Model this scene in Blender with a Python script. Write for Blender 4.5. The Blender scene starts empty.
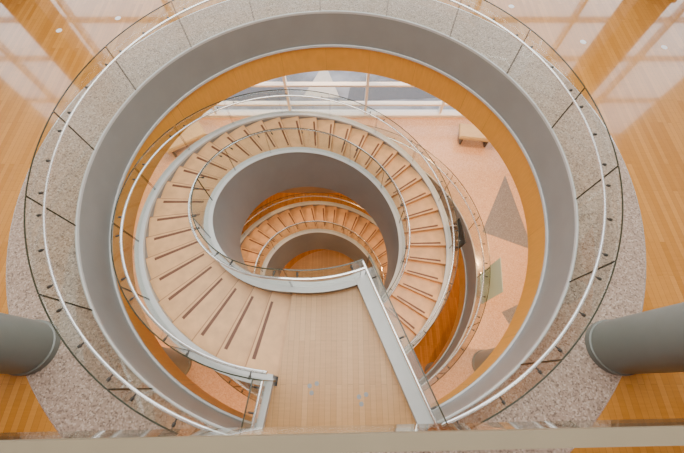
import bpy, math
from math import sin, cos, pi, radians as rad, sqrt, atan2
from mathutils import Vector
S = bpy.context.scene
COL = S.collection
# ---------------------------------------------------------------- layout
RC = (-0.26, 3.75); R = 4.49            # round floor opening
SC = (-0.54, 3.65)                      # stair axis
L1 = -4.9; L0 = -10.9; CEIL = 8.6
X0, X1, Y0, Y1 = -12.0, 12.0, -6.0, 9.6

# ---------------------------------------------------------------- materials
def new_mat(name):
    m = bpy.data.materials.new(name); m.use_nodes = True
    nt = m.node_tree; b = nt.nodes['Principled BSDF']
    return m, nt, b
def plain(name, col, rough=0.5, metal=0.0, var=0.06, scale=6.0, bump=0.0):
    m, nt, b = new_mat(name)
    tc = nt.nodes.new('ShaderNodeTexCoord'); n = nt.nodes.new('ShaderNodeTexNoise')
    n.inputs['Scale'].default_value = scale; n.inputs['Detail'].default_value = 4
    r = nt.nodes.new('ShaderNodeValToRGB')
    r.color_ramp.elements[0].position = .3; r.color_ramp.elements[1].position = .7
    r.color_ramp.elements[0].color = (*[c*(1-var) for c in col], 1)
    r.color_ramp.elements[1].color = (*[min(1, c*(1+var)) for c in col], 1)
    nt.links.new(tc.outputs['Object'], n.inputs['Vector']); nt.links.new(n.outputs['Fac'], r.inputs['Fac'])
    nt.links.new(r.outputs['Color'], b.inputs['Base Color'])
    b.inputs['Roughness'].default_value = rough; b.inputs['Metallic'].default_value = metal
    return m
def planks(name, c1, c2, rough=0.2, rot=90, pl=1.6, pw=0.09, coat=0.0, mortar=None):
    m, nt, b = new_mat(name)
    tc = nt.nodes.new('ShaderNodeTexCoord'); mp = nt.nodes.new('ShaderNodeMapping')
    mp.inputs['Rotation'].default_value = (0, 0, rad(rot))
    br = nt.nodes.new('ShaderNodeTexBrick'); br.offset = .37
    br.inputs['Scale'].default_value = 1.0; br.inputs['Brick Width'].default_value = pl
    br.inputs['Row Height'].default_value = pw; br.inputs['Mortar Size'].default_value = .0025
    br.inputs['Color1'].default_value = (*c1, 1); br.inputs['Color2'].default_value = (*c2, 1)
    br.inputs['Mortar'].default_value = (*(mortar or [c*.55 for c in c1]), 1)
    n = nt.nodes.new('ShaderNodeTexNoise'); n.inputs['Scale'].default_value = 3
    mp2 = nt.nodes.new('ShaderNodeMapping'); mp2.inputs['Scale'].default_value = (1, 12, 1)
    mp2.inputs['Rotation'].default_value = (0, 0, rad(rot))
    mx = nt.nodes.new('ShaderNodeMixRGB'); mx.blend_type = 'MULTIPLY'; mx.inputs['Fac'].default_value = .25
    nt.links.new(tc.outputs['Object'], mp.inputs['Vector']); nt.links.new(mp.outputs[0], br.inputs['Vector'])
    nt.links.new(tc.outputs['Object'], mp2.inputs['Vector']); nt.links.new(mp2.outputs[0], n.inputs['Vector'])
    nt.links.new(br.outputs['Color'], mx.inputs['Color1']); nt.links.new(n.outputs['Fac'], mx.inputs['Color2'])
    nt.links.new(mx.outputs[0], b.inputs['Base Color'])
    b.inputs['Roughness'].default_value = rough; b.inputs['Coat Weight'].default_value = coat
    b.inputs['Coat Roughness'].default_value = .06; b.inputs['Coat IOR'].default_value = 1.5
    return m
def terrazzo(name, base, dark, light, rough=.3, scale=60):
    m, nt, b = new_mat(name)
    tc = nt.nodes.new('ShaderNodeTexCoord'); v = nt.nodes.new('ShaderNodeTexVoronoi'); v.inputs['Scale'].default_value = scale
    r = nt.nodes.new('ShaderNodeValToRGB'); e = r.color_ramp.elements
    e[0].position = 0; e[0].color = (*dark, 1); e[1].position = 1; e[1].color = (*light, 1)
    a = e.new(.35); a.color = (*base, 1); a = e.new(.7); a.color = (*base, 1)
    sp = nt.nodes.new('ShaderNodeSeparateColor')
    nt.links.new(tc.outputs['Object'], v.inputs['Vector']); nt.links.new(v.outputs['Color'], sp.inputs[0])
    nt.links.new(sp.outputs[0], r.inputs['Fac']); nt.links.new(r.outputs['Color'], b.inputs['Base Color'])
    b.inputs['Roughness'].default_value = rough
    return m
def glass(name, tint, refl=1.0, haze=None):
    m = bpy.data.materials.new(name); m.use_nodes = True; nt = m.node_tree; nt.nodes.clear()
    o = nt.nodes.new('ShaderNodeOutputMaterial'); mx = nt.nodes.new('ShaderNodeMixShader')
    t = nt.nodes.new('ShaderNodeBsdfTransparent'); g = nt.nodes.new('ShaderNodeBsdfGlossy')
    t.inputs[0].default_value = (*tint, 1); g.inputs['Roughness'].default_value = .02
    f = nt.nodes.new('ShaderNodeLayerWeight'); f.inputs[0].default_value = .5
    pw = nt.nodes.new('ShaderNodeMath'); pw.operation = 'POWER'; pw.inputs[1].default_value = 5
    mu = nt.nodes.new('ShaderNodeMath'); mu.operation = 'MULTIPLY_ADD'; mu.inputs[1].default_value = .5*refl; mu.inputs[2].default_value = .04*refl
    nt.links.new(f.outputs['Facing'], pw.inputs[0]); nt.links.new(pw.outputs[0], mu.inputs[0]); nt.links.new(mu.outputs[0], mx.inputs[0])
    src = t.outputs[0]
    if haze:
        d = nt.nodes.new('ShaderNodeBsdfDiffuse'); d.inputs[0].default_value = (*haze, 1)
        m2 = nt.nodes.new('ShaderNodeMixShader'); m2.inputs[0].default_value = .45
        nt.links.new(t.outputs[0], m2.inputs[1]); nt.links.new(d.outputs[0], m2.inputs[2]); src = m2.outputs[0]
    nt.links.new(src, mx.inputs[1]); nt.links.new(g.outputs[0], mx.inputs[2]); nt.links.new(mx.outputs[0], o.inputs[0])
    return m
def emit(name, col, s):
    m = bpy.data.materials.new(name); m.use_nodes = True; nt = m.node_tree; nt.nodes.clear()
    o = nt.nodes.new('ShaderNodeOutputMaterial'); e = nt.nodes.new('ShaderNodeEmission')
    e.inputs[0].default_value = (*col, 1); e.inputs[1].default_value = s; nt.links.new(e.outputs[0], o.inputs[0]); return m

M_WOOD = planks('wood_floor_mat', (.66, .29, .06), (.50, .20, .03), rough=.15, coat=.9)
M_LAND = planks('landing_wood_mat', (.62, .35, .15), (.53, .285, .11), rough=.28, pw=.08)
M_TREAD = plain('tread_wood_mat', (.62, .35, .16), .38, var=.12, scale=5)
M_NOSE = plain('nosing_strip_mat', (.13, .045, .02), .5)
M_EDGE = plain('tread_edge_mat', (.34, .17, .075), .5)
M_BAND = planks('wood_band_mat', (.88, .40, .055), (.82, .36, .045), rough=.35, rot=0, pl=1.2, pw=3.0)
M_GREY = plain('grey_plaster_mat', (.25, .252, .245), .34, var=.05, scale=2)
M_CAP = plain('stringer_cap_mat', (.55, .555, .55), .26, var=.03)
M_STEEL = plain('steel_mat', (.86, .85, .83), .2, metal=.8)
M_DARK = plain('bracket_mat', (.05, .045, .04), .4)
M_GEDGE = plain('glass_edge_mat', (.035, .04, .025), .25)
M_TERR = terrazzo('terrazzo_mat', (.40, .295, .235), (.17, .12, .095), (.58, .47, .40), .28, 48)
M_TERR1 = terrazzo('terrazzo_pink_mat', (.60, .38, .25), (.44, .26, .165), (.70, .51, .38), .15)
M_INLAY = terrazzo('terrazzo_grey_mat', (.19, .18, .185), (.12, .12, .12), (.29, .28, .28), .3)
M_COLUMN = plain('column_mat', (.17, .18, .165), .38, var=.03)
M_WALL = plain('wall_mat', (.54, .46, .37), .8, var=.02)
M_WHITE = plain('white_frame_mat', (.82, .82, .82), .4, var=.02)
M_GLASS = glass('balustrade_glass_mat', (.93, .95, .925), 1.25)
M_WGLASS = glass('window_glass_mat', (.97, .98, .99), .5)
M_SKYGLASS = glass('added_skylight_glass_mat', (.62, .60, .56), .5)  # tinted to hold back light through the added roof opening
M_GPANEL = glass('green_glass_mat', (.72, .86, .76), 1, haze=(.72, .88, .76))
M_PAVE = plain('pavement_mat', (.20, .23, .28), .8, var=.45, scale=.9)
M_PAVED = plain('pavement_dark_mat', (.09, .11, .14), .8)
M_PAVEL = plain('pavement_light_mat', (.50, .50, .49), .7)
M_BENCH = plain('bench_mat', (.52, .41, .24), .6)
M_RAILCAP = plain('rail_cap_mat', (.18, .145, .09), .45, var=.04)
M_PIER = plain('wood_pier_mat', (.30, .14, .045), .4)
M_BLACK = plain('black_mat', (.012, .012, .012), .5)
M_LAMP = emit('warm_lamp_mat', (1, .62, .3), 12)

# ---------------------------------------------------------------- mesh helpers
def mesh(name, V, F, mat, parent=None, smooth=False, loc=None):
    me = bpy.data.meshes.new(name); me.from_pydata([tuple(v) for v in V], [], F); me.update()
    ob = bpy.data.objects.new(name, me); COL.objects.link(ob)
    if mat: me.materials.append(mat)
    import bmesh
    bm = bmesh.new(); bm.from_mesh(me); bmesh.ops.recalc_face_normals(bm, faces=bm.faces); bm.to_mesh(me); bm.free()
    if smooth:
        for p in me.polygons: p.use_smooth = True
        try: me.set_sharp_from_angle(angle=rad(35))
        except Exception: pass
    if parent: ob.parent = parent
    return ob
def empty(name):
    e = bpy.data.objects.new(name, None); COL.objects.link(e); e.empty_display_size = .2; return e
class B:
    def __init__(s): s.V = []; s.F = []
    def add(s, V, F):
        o = len(s.V); s.V += V; s.F += [tuple(i+o for i in f) for f in F]
    def box(s, x0, x1, y0, y1, z0, z1):
        s.add([(x0,y0,z0),(x1,y0,z0),(x1,y1,z0),(x0,y1,z0),(x0,y0,z1),(x1,y0,z1),(x1,y1,z1),(x0,y1,z1)],
              [(0,3,2,1),(4,5,6,7),(0,1,5,4),(1,2,6,5),(2,3,7,6),(3,0,4,7)])
    def sweep(s, c, angs, prof, closed=False):
        n = None; V = []; F = []
        for a in angs:
            p = prof(a); n = len(p)
            for r, z in p: V.append((c[0]+r*cos(rad(a)), c[1]+r*sin(rad(a)), z))
        m = len(angs)
        for i in range(m if closed else m-1):
            j = (i+1) % m
            for k in range(n):
                l = (k+1) % n; F.append((i*n+k, i*n+l, j*n+l, j*n+k))
        if not closed:
            F.append(tuple(range(n))); F.append(tuple((m-1)*n+k for k in reversed(range(n))))
        s.add(V, F)
    def tube(s, pts, r, n=8):
        V = []; F = []; m = len(pts)
        for i, p in enumerate(pts):
            p = Vector(p); a = Vector(pts[max(0, i-1)]); b = Vector(pts[min(m-1, i+1)])
            t = (b-a).normalized(); up = Vector((0, 0, 1)) if abs(t.z) < .95 else Vector((1, 0, 0))
            u = t.cross(up).normalized(); w = u.cross(t)
            for k in range(n):
                q = p+u*r*cos(2*pi*k/n)+w*r*sin(2*pi*k/n); V.append(tuple(q))
        for i in range(m-1):
            for k in range(n):
                l = (k+1) % n; F.append((i*n+k, i*n+l, (i+1)*n+l, (i+1)*n+k))
        F.append(tuple(range(n))); F.append(tuple((m-1)*n+k for k in range(n)))
        s.add(V, F)
    def prism(s, poly, z0, z1):
        n = len(poly)
        s.add([(x, y, z0) for x, y in poly]+[(x, y, z1) for x, y in poly],
              [tuple(range(n))[::-1], tuple(range(n, 2*n))]+[(i, (i+1) % n, (i+1) % n+n, i+n) for i in range(n)])
    def wallstrip(s, p, q, th, z0, z1):
        d = Vector((q[0]-p[0], q[1]-p[1])).normalized(); n = Vector((-d.y, d.x))*th/2
        s.prism([(p[0]+n.x, p[1]+n.y), (q[0]+n.x, q[1]+n.y), (q[0]-n.x, q[1]-n.y), (p[0]-n.x, p[1]-n.y)], z0, z1)
    def done(s, name, mat, parent=None, smooth=False): return mesh(name, s.V, s.F, mat, parent, smooth)
def rng(a, b, step):
    n = max(1, int(round(abs(b-a)/step))); return [a+(b-a)*i/n for i in range(n+1)]
def P(c, r, a): return (c[0]+r*cos(rad(a)), c[1]+r*sin(rad(a)))
def disc(x, y, r, n=24): return [(x+r*cos(2*pi*k/n), y+r*sin(2*pi*k/n)) for k in range(n)]

def hit_ring(a):   # distance at which a stair radial meets the opening circle
    dx, dy = cos(rad(a)), sin(rad(a)); ox, oy = SC[0]-RC[0], SC[1]-RC[1]
    b = ox*dx+oy*dy; c = ox*ox+oy*oy-R*R; t = -b+sqrt(b*b-c); return t
AL, AR = 262.0, 292.0
tL, tR = hit_ring(AL), hit_ring(AR)
pL, pR = P(SC, tL, AL), P(SC, tR, AR)
def ringang(p): return math.degrees(atan2(p[1]-RC[1], p[0]-RC[0])) % 360
gL, gR = ringang(pL), ringang(pR)

# ---------------------------------------------------------------- floor slabs with round opening
def slab_hole(name, mat, rin, z0, z1, parent=None):
    angs = sorted(set([i*2.5 for i in range(144)]+[math.degrees(atan2(y-RC[1], x-RC[0])) % 360 for x in (X0, X1) for y in (Y0, Y1)]))
    V = []; F = []; n = len(angs)
    for a in angs:
        c, s_ = cos(rad(a)), sin(rad(a)); t = 1e9
        if c > 1e-9: t = min(t, (X1-RC[0])/c)
        if c < -1e-9: t = min(t, (X0-RC[0])/c)
        if s_ > 1e-9: t = min(t, (Y1-RC[1])/s_)
        if s_ < -1e-9: t = min(t, (Y0-RC[1])/s_)
        for r, z in ((rin, z1), (t, z1), (t, z0), (rin, z0)): V.append((RC[0]+r*c, RC[1]+r*s_, z))
    for i in range(n):
        j = (i+1) % n
        for k in range(4): F.append((4*i+k, 4*i+(k+1) % 4, 4*j+(k+1) % 4, 4*j+k))
    return mesh(name, V, F, mat, parent)
full = [i*2.5 for i in range(144)]
RT = 5.62
slab_hole('floor', M_WOOD, RT, -.06, 0)
b = B(); b.sweep(RC, full, lambda a: [(R+.02, -.06), (R+.02, .002), (RT+.0, .002), (RT+.0, -.06)], True)
b.done('floor_terrazzo_border', M_TERR)
b = B(); b.sweep(RC, full, lambda a: [(RT-.008, -.02), (RT-.008, .003), (RT+.008, .003), (RT+.008, -.02)], True)
b.done('trim_1', M_STEEL)
slab_hole('ceiling', M_WALL, R+.14, -.85, -.06)
slab_hole('floor_lower', M_TERR1, R+.02, L1-.06, L1)
slab_hole('ceiling_lower', M_WALL, R+.14, L1-.85, L1-.06)
b = B(); b.box(X0, X1, Y0, Y1, L0-.2, L0); b.done('floor_ground', M_WOOD)
b = B(); b.prism(disc(SC[0], SC[1], 2.6, 72), L0, L0+.003); b.done('floor_ground_inlay', M_LAND)

for nm, z in (('floor_opening_edge', 0), ('floor_opening_edge', L1)):
    e = empty(nm)
    b = B(); b.sweep(RC, full, lambda a: [(R+.14, z-.06), (R+.02, z+.0), (R+.02, z+.05), (R-.0, z+.05), (R-.0, z-.84), (R-.02, z-.85), (R-.02, z-.88), (R+.14, z-.88)], True)
    b.done('grey_fascia', M_GREY, e, True)
    b = B(); b.sweep(RC, full, lambda a: [(R+.14, z-.88), (R+.01, z-.88), (R+.01, z-1.69), (R+.14, z-1.69)], True)
    b.done('wood_band', M_BAND, e, True)
    b = B(); b.sweep(RC, full, lambda a: [(R-.012, z-.84), (R-.04, z-.84), (R-.04, z-.895), (R-.012, z-.895)], True)
    b.sweep(RC, full, lambda a: [(R+.024, z+.0), (R+.024, z+.055), (R-.008, z+.055), (R-.008, z+.0)], True)
    b.done('edge_trims', M_CAP, e, True)

def ring_balustrade(z):
    e = empty('glass_balustrade')
    a0, a1 = gR+.3, gL+360-.3
    N = 16; g = B(); ed = B(); br = B(); h = 1.07
    for i in range(N):
        s0 = a0+(a1-a0)*i/N+.10; s1 = a0+(a1-a0)*(i+1)/N-.10
        A = rng(s0, s1, 2.0)
        g.sweep(RC, A, lambda a: [(R+.004, z+.05), (R+.016, z+.05), (R+.016, z+h), (R+.004, z+h)])
        ed.sweep(RC, A, lambda a: [(R+.002, z+h), (R+.018, z+h), (R+.018, z+h+.012), (R+.002, z+h+.012)])
        for s in (s0, s1): ed.sweep(RC, [s-.03, s+.03], lambda a: [(R+.003, z+.05), (R+.017, z+.05), (R+.017, z+h), (R+.003, z+h)])
        for f in (.12, .5, .88):
            a = s0+(s1-s0)*f
            p = P(RC, R+.03, a); q = P(RC, R-.075, a)
            br.tube([(p[0], p[1], z+.83), (q[0], q[1], z+.83)], .010, 8)
            p = P(RC, R+.03, a); q = P(RC, R-.01, a)
            br.tube([(p[0], p[1], z+.83), (q[0], q[1], z+.83)], .022, 10)
    g.done('glass_panels', M_GLASS, e, True); ed.done('glass_edges', M_GEDGE, e)
    br.done('rail_brackets', M_DARK, e, True)
    r = B(); r.tube([(*P(RC, R-.085, a), z+.86) for a in rng(a0, a1, 2)], .022, 10)
    r.done('handrail', M_STEEL, e, True)
ring_balustrade(0); ring_balustrade(L1)

# ---------------------------------------------------------------- staircase
RI0, RI1, RO0, RO1 = 2.20, 2.35, 3.56, 3.70
T0 = 264.0; SPAN = T0-(AR-360)
def staircase(z0, drop, parent):
    N = 40; h = drop/N; d = SPAN/(N-1)
    def zs(t): return z0 - drop*min(max(t, 0), SPAN)/SPAN
    tr = B(); ns = B(); te = B()
    for i in range(N-1):
        zt = z0-(i+1)*h; A = [T0-i*d-d*k/4 for k in range(5)]
        A[-1] -= .35
        tr.sweep(SC, A, lambda a: [(RI1-.01, zt-.18), (RI1-.01, zt), (RO0+.01, zt), (RO0+.01, zt-.18)])
        a = T0-(i+1)*d+1.1; w = .48
        ns.sweep(SC, [a-w, a+w], lambda q: [(RI1+.16, zt-.01), (RI1+.16, zt+.003), (RO0-.16, zt+.003), (RO0-.16, zt-.01)])
        a = T0-(i+1)*d-.25
        te.sweep(SC, [a-.14, a+.14], lambda q: [(RI1, zt-.05), (RI1, zt+.002), (RO0, zt+.002), (RO0, zt-.05)])
    tr.done('treads', M_TREAD, parent); ns.done('nosing_strips', M_NOSE, parent); te.done('tread_edges', M_EDGE, parent)
    A = rng(AR, T0, 2.0)[:-1]+[T0-t for t in rng(0, SPAN, 2.5)]
    def prof(a):
        t = T0-a; z = zs(t); top = z+.10
        return [(RI0, top), (RI1, top), (RI1, z-.26), (RO0, z-.26), (RO0, top if t > 2 else z-.2), (RO1, top if t > 2 else z-.2), (RO1, z-.50), (RO1-.4, z-.75), (RI0-.16, z-1.45), (RI0-.16, z-1.40)]
    s = B(); s.sweep(SC, A, prof); s.done('stringer_ribbon', M_GREY, parent, True)
    c = B(); c.sweep(SC, A, lambda a: [(RI0-.015, zs(T0-a)+.10), (RI1+.01, zs(T0-a)+.10), (RI1+.01, zs(T0-a)+.125), (RI0-.015, zs(T0-a)+.125)])
    Ao = [T0-t for t in rng(1, SPAN, 2.5)]
    c.sweep(SC, Ao, lambda a: [(RO0-.01, zs(T0-a)+.06), (RO1+.015, zs(T0-a)+.06), (RO1+.015, zs(T0-a)+.125), (RO0-.01, zs(T0-a)+.125)])
    c.done('stringer_caps', M_CAP, parent, True)
    Li = B()
    poly = [P(SC, RI1-.01, a) for a in rng(T0, AR, 3)]
    poly += [P(RC, R+.03, a) for a in rng(gR, gL, 3)]
    poly += [P(SC, RO1, AL), P(SC, RO1, T0)]
    Li.prism(poly, z0-.1, z0+.003); Li.done('landing_floor', M_LAND, parent)
    Ls = B(); Ls.prism(poly, z0-.5, z0-.1); Ls.done('landing_slab', M_GREY, parent)
    k = B()
    n = Vector((-sin(rad(AR)), cos(rad(AR))))
    a_, b_ = P(SC, RI0-.01, AR), P(SC, tR+.02, AR)
    k.wallstrip(a_, b_, .22, z0-.55, z0+.135)
    a2, b2 = P(SC, RO1-.10, AL+.6), P(SC, tL+.02, AL+.3)
    k.wallstrip(a2, b2, .09, z0-.55, z0+.135)
    k.done('landing_curbs', M_CAP, parent)
    g = B(); ed = B(); br = B(); rl = B(); H = .98
    def run(r, T, rr):
        t0, t1, n = T
        for i in range(n):
            s0 = t0+(t1-t0)*i/n+.2; s1 = t0+(t1-t0)*(i+1)/n-.2
            Q = [T0-t for t in rng(s0, s1, 3)]
            g.sweep(SC, Q, lambda a: [(r-.006, zs(T0-a)+.12), (r+.006, zs(T0-a)+.12), (r+.006, zs(T0-a)+H), (r-.006, zs(T0-a)+H)])
            ed.sweep(SC, Q, lambda a: [(r-.008, zs(T0-a)+H), (r+.008, zs(T0-a)+H), (r+.008, zs(T0-a)+H+.012), (r-.008, zs(T0-a)+H+.012)])
            for s in (s0, s1):
                ed.sweep(SC, [T0-s-.04, T0-s+.04], lambda a: [(r-.006, zs(T0-a)+.12), (r+.006, zs(T0-a)+.12), (r+.006, zs(T0-a)+H), (r-.006, zs(T0-a)+H)])
            for f in (.15, .85):
                t = s0+(s1-s0)*f; a = T0-t; z = zs(t)+.83
                br.tube([(*P(SC, r, a), z), (*P(SC, rr, a), z)], .009, 8)
                dd = .03 if rr > r else -.03
                br.tube([(*P(SC, r-dd*.6, a), z), (*P(SC, r+dd, a), z)], .018, 8)
        rl.tube([(*P(SC, rr, T0-t), zs(t)+.86) for t in rng(t0, t1, 3)], .022, 10)
    run(RI0+.07, (-27.5, SPAN, 13), RI0+.16)
    run(RO1-.07, (0, SPAN, 15), RO1-.16)
    def straight(p, q, side):
        g.wallstrip(p, q, .012, z0+.12, z0+H); ed.wallstrip(p, q, .016, z0+H, z0+H+.012)
        d = Vector((q[0]-p[0], q[1]-p[1])).normalized(); nn = Vector((-d.y, d.x))*side
        rl.tube([(p[0]+nn.x*.09, p[1]+nn.y*.09, z0+.86), (q[0]+nn.x*.09, q[1]+nn.y*.09, z0+.86)], .02, 10)
        for pt in (p, q): ed.wallstrip(pt, (pt[0]+d.x*.012, pt[1]+d.y*.012), .016, z0+.12, z0+H)
        for f in (.12, .5, .88):
            c0 = Vector(p[:2]).lerp(Vector(q[:2]), f)
            br.tube([(c0.x, c0.y, z0+.83), (c0.x+nn.x*.09, c0.y+nn.y*.09, z0+.83)], .012, 8)
    sh = n*.07
    straight((P(SC, RI0+.05, AR)[0]+sh.x, P(SC, RI0+.05, AR)[1]+sh.y), (P(SC, tR, AR)[0]+sh.x, P(SC, tR, AR)[1]+sh.y), -1)
    straight(P(SC, RO1-.07, AL), P(SC, tL, AL), 1)
    g.done('glass_panels', M_GLASS, parent, True); ed.done('glass_edges', M_GEDGE, parent)
    br.done('rail_brackets', M_DARK, parent, True); rl.done('handrails', M_STEEL, parent, True)
    dsc = B()
    for x, y in ((-.46, -.02), (.24, -.16)):
        for dx, dy in ((0, 0), (.1, .03), (.03, -.09)):
            dsc.prism(disc(x+dx, y+dy, .032, 16), z0+.003, z0+.006)
    dsc.done('floor_discs', M_GREY, parent)
st = empty('spiral_staircase'); staircase(0, -L1, st)
st = empty('spiral_staircase'); staircase(L1, L1-L0, st)

# ---------------------------------------------------------------- columns
def column(x, y, z0, z1, r=.39):
    V = []; F = []; n = 48
    pr = [(r+.02, z0), (r+.02, z0+.10), (r, z0+.11), (r, z1-.08), (r+.02, z1-.07), (r+.02, z1)]
    for k in range(n):
        a = 2*pi*k/n
        for q, z in pr: V.append((x+q*cos(a), y+q*sin(a), z))
    m = len(pr)
    for k in range(n):
        l = (k+1) % n
        for j in range(m-1): F.append((k*m+j, l*m+j, l*m+j+1, k*m+j+1))
    F.append(tuple(k*m for k in range(n))); F.append(tuple(k*m+m-1 for k in range(n)))
    mesh('column', V, F, M_COLUMN, None, True)
for x in (-4.60, 4.02):
    column(x, .50, 0.003, CEIL, .37); column(x, .50, L1, -.85, .37); column(x, .50, L0, L1-.85, .37)

# ---------------------------------------------------------------- shell
def wall(name, box, mat=M_WALL):
    b = B(); b.box(*box); b.done(name, mat)
wall('wall_left', (X0-.2, X0, Y0, Y1+.2, L0, CEIL)); wall('wall_right', (X1, X1+.2, Y0, Y1+.2, L0, CEIL))
wall('wall_back', (X0, X1, Y0-.2, Y0, L0, CEIL))
b = B()
b.box(X0, X1, Y1, Y1+.25, -.85, -.0); b.box(X0, X1, Y1, Y1+.25, L1-.85, L1); b.box(X0, X1, Y1, Y1+.25, CEIL-.4, CEIL)
b.box(X0, X1, Y1, Y1+.25, L0, L1-.8)
b.done('wall_front', M_WALL)
for x in (-8.3, 8.0):
    b = B(); b.box(x-.45, x+.45, Y1-.72, Y1-.22, 0, CEIL-.05); b.box(x-.5, x+.5, Y1-.77, Y1-.18, 0, .12)
    b.done('wood_pier', M_PIER)
def window(name, z0, z1, trans):
    e = empty(name); f = B(); g = B()
    xs = [-10.7, -7.8, -4.9, -2.0, .9, 3.8, 6.7, 9.6]
    for x in xs: f.box(x-.045, x+.045, Y1-.08, Y1+.13, z0, z1)
    for z in trans: f.box(X0, X1, Y1-.06, Y1+.12, z-.035, z+.035)
    f.box(X0, X1, Y1-.16, Y1+.14, z0, z0+.12)
    f.done('frame', M_WHITE, e)
    g.box(X0, X1, Y1+.03, Y1+.045, z0+.12, z1); g.done('pane', M_WGLASS, e)
window('window_1', L1, -.85, [L1+.55, L1+1.45, L1+3.0]); window('window_2', 0, CEIL-.4, [1.1, 2.4, 4.2, 6.2])
b = B(); sx0, sx1, sy0, sy1 = -7.5, 7.0, -.5, 8.6
b.box(X0, X1, Y0, sy0, CEIL, CEIL+.2); b.box(X0, X1, sy1, Y1+.2, CEIL, CEIL+.2)
b.box(X0, sx0, sy0, sy1, CEIL, CEIL+.2); b.box(sx1, X1, sy0, sy1, CEIL, CEIL+.2); b.done('ceiling_atrium', M_WALL)
e = empty('added_skylight'); f = B(); g = B()  # unseen roof opening, added to let soft sky light in from above
for i in range(6):
    x = sx0+(sx1-sx0)*i/5; f.box(x-.05, x+.05, sy0, sy1, CEIL+.0, CEIL+.18)
for i in range(4):
    y = sy0+(sy1-sy0)*i/3; f.box(sx0, sx1, y-.05, y+.05, CEIL+.02, CEIL+.16)
f.done('frame', M_WHITE, e); g.box(sx0, sx1, sy0, sy1, CEIL+.19, CEIL+.2); g.done('pane', M_SKYGLASS, e)
b = B(); b.box(-40, 40, Y1+.26, 50, L1-.25, L1-.1); b.done('pavement', M_PAVE)
b = B(); b.prism([(-1.6, 10.6), (-.1, 10.6), (-.75, 12.6)], L1-.1, L1-.09); b.done('pavement_marking', M_PAVEL)
b = B(); b.prism([(.2, 10.4), (4.2, 10.6), (4.6, 11.6), (.4, 11.5)], L1-.1, L1-.092); b.prism([(-5, 10.4), (-2.2, 10.5), (-2.4, 11.5), (-5, 11.4)], L1-.1, L1-.092)
b.done('pavement_slab', M_PAVED)
b = B()
for x, y in ((5.59, 7.2), (7.4, 7.02), (-5.43, 8.05), (-6.7, 7.6), (4.2, 8.5)): b.prism(disc(x, y, .07), 0, .004)
b.done('pale_floor_discs', M_WHITE)  # small pale discs laid flat on the wood floor

# upper gallery (where the viewer stands)
b = B(); b.box(X0, X1, Y0, -.36, 3.3, 3.7); b.done('floor_gallery', M_WOOD)
e = empty('gallery_railing')
def rot(p, a, o=(0, -.15)):
    x, y = p[0]-o[0], p[1]-o[1]; return (o[0]+x*cos(a)-y*sin(a), o[1]+x*sin(a)+y*cos(a))
ra = rad(1.05); b = B()
b.prism([rot(p, ra) for p in ((-6, -.120), (6, -.120), (6, -.162), (-6, -.162))], 4.27, 4.30); b.done('rail_cap', M_RAILCAP, e)
b = B(); b.prism([rot(p, ra) for p in ((-6, -.138), (6, -.138), (6, -.150), (-6, -.150))], 3.9, 4.27); b.done('glass', M_GLASS, e)
b = B()
for x in (-5, -3, 3, 5):
    b.prism([rot(p, ra) for p in ((x-.03, -.14), (x+.03, -.14), (x+.03, -.40), (x-.03, -.40))], 3.88, 3.92)
    b.prism([rot(p, ra) for p in ((x-.03, -.36), (x+.03, -.36), (x+.03, -.42), (x-.03, -.42))], 3.7, 3.92)
b.done('rail_brackets', M_STEEL, e)

# ---------------------------------------------------------------- lower floor things
b = B(); b.prism([(5.83, 6.79), (4.62, 4.56), (6.15, 3.92)], L1, L1+.003); b.prism([(4.75, 1.95), (5.7, 2.35), (5.0, 1.35)], L1, L1+.003)
b.prism([(-6.3, 6.0), (-5.2, 4.6), (-6.8, 3.9)], L1, L1+.003)
b.done('floor_inlay', M_INLAY)
def bench(x, y, ang, l=1.5, w=.5):
    e = empty('bench'); c, s_ = cos(ang), sin(ang)
    def q(u, v): return (x+u*c-v*s_, y+u*s_+v*c)
    def bx(bb, u0, u1, v0, v1, z0, z1): bb.prism([q(u0, v0), q(u1, v0), q(u1, v1), q(u0, v1)], L1+z0, L1+z1)
    a = B(); bx(a, -l/2, l/2, -w/2, w/2, .34, .46); bx(a, -l/2+.03, l/2-.03, -w/2+.03, w/2-.03, .46, .49)
    o = a.done('seat', M_BENCH, e); m = o.modifiers.new('b', 'BEVEL'); m.width = .012; m.segments = 2
    a = B()
    for u in (-l/2+.12, l/2-.18): bx(a, u, u+.06, -w/2+.05, w/2-.05, 0, .34)
    bx(a, -l/2+.15, l/2-.15, -.03, .03, .2, .26)
    a.done('legs', M_DARK, e)
bench(-5.75, 8.15, rad(33), 1.5, .7); bench(4.9, 8.35, rad(-8), 1.2, .65)
e = empty('green_glass_panel')  # standing pane of pale green, partly diffuse glass
b = B(); b.wallstrip((4.22, 2.20), (4.34, 3.15), .015, L1+.05, L1+1.45); b.done('pane', M_GPANEL, e)
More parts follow.
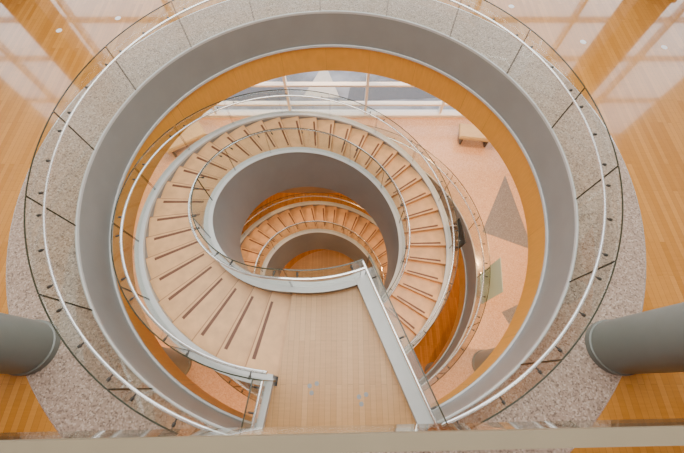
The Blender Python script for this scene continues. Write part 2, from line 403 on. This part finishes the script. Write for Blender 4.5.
b = B(); b.wallstrip((4.21, 2.18), (4.34, 3.17), .09, L1, L1+.05); b.done('base', M_STEEL, e)
e = empty('information_sign')
b = B(); b.sweep(SC, rng(-2, 9, 2), lambda a: [(3.76, L1+.95), (3.90, L1+1.0), (3.93, L1+1.65), (3.90, L1+1.65)]); b.done('panel', M_BLACK, e)
b = B()
for a in (0, 7): b.tube([(*P(SC, 3.64, a), L1+1.45), (*P(SC, 3.90, a), L1+1.45)], .015)
b.done('brackets', M_STEEL, e)

# ---------------------------------------------------------------- lamps
dl = empty('downlights'); b = B(); k = B()
pts = [P(RC, 6.2, a) for a in range(10, 370, 40)]
for x, y in pts:
    for z in (-.85, L1-.85):
        b.prism(disc(x, y, .09, 16), z-.012, z-.006); k.prism(disc(x, y, .12, 16), z-.006, z)
b.done('lenses', M_LAMP, dl); k.done('trims', M_WHITE, dl)
def area(name, loc, size, en, col, rot=(0, 0, 0), sy=None):
    l = bpy.data.lights.new(name, 'AREA'); l.energy = en; l.color = col; l.size = size
    if sy: l.shape = 'RECTANGLE'; l.size_y = sy
    else: l.shape = 'DISK'
    o = bpy.data.objects.new(name, l); o.location = loc; o.rotation_euler = rot; COL.objects.link(o); return o
for i, (x, y) in enumerate(pts): area('downlight_lamp', (x, y, -.88), .2, 210, (1, .56, .25))
for a in (20, 110, 200, 290):
    x, y = P(RC, 6.2, a); area('downlight_lamp', (x, y, L1-.88), .25, 190, (1, .58, .27))
area('top_fill_lamp', (-.2, 4.0, CEIL-.05), 13, 1600, (1, .97, .92), sy=8.5)  # added fill lamp below the roof opening, brightens the whole atrium

w = bpy.data.worlds.new('World'); S.world = w; w.use_nodes = True; nt = w.node_tree
bg = nt.nodes['Background']
bg.inputs[0].default_value = (.93, .97, 1, 1); bg.inputs[1].default_value = 3.2

cam = bpy.data.cameras.new('Camera'); co = bpy.data.objects.new('Camera', cam); COL.objects.link(co)
cam.sensor_width = 36; cam.lens = 340/684*36; cam.clip_start = .05
co.location = (0, 0, 5.35); co.rotation_euler = (rad(24.9), 0, 0); S.camera = co
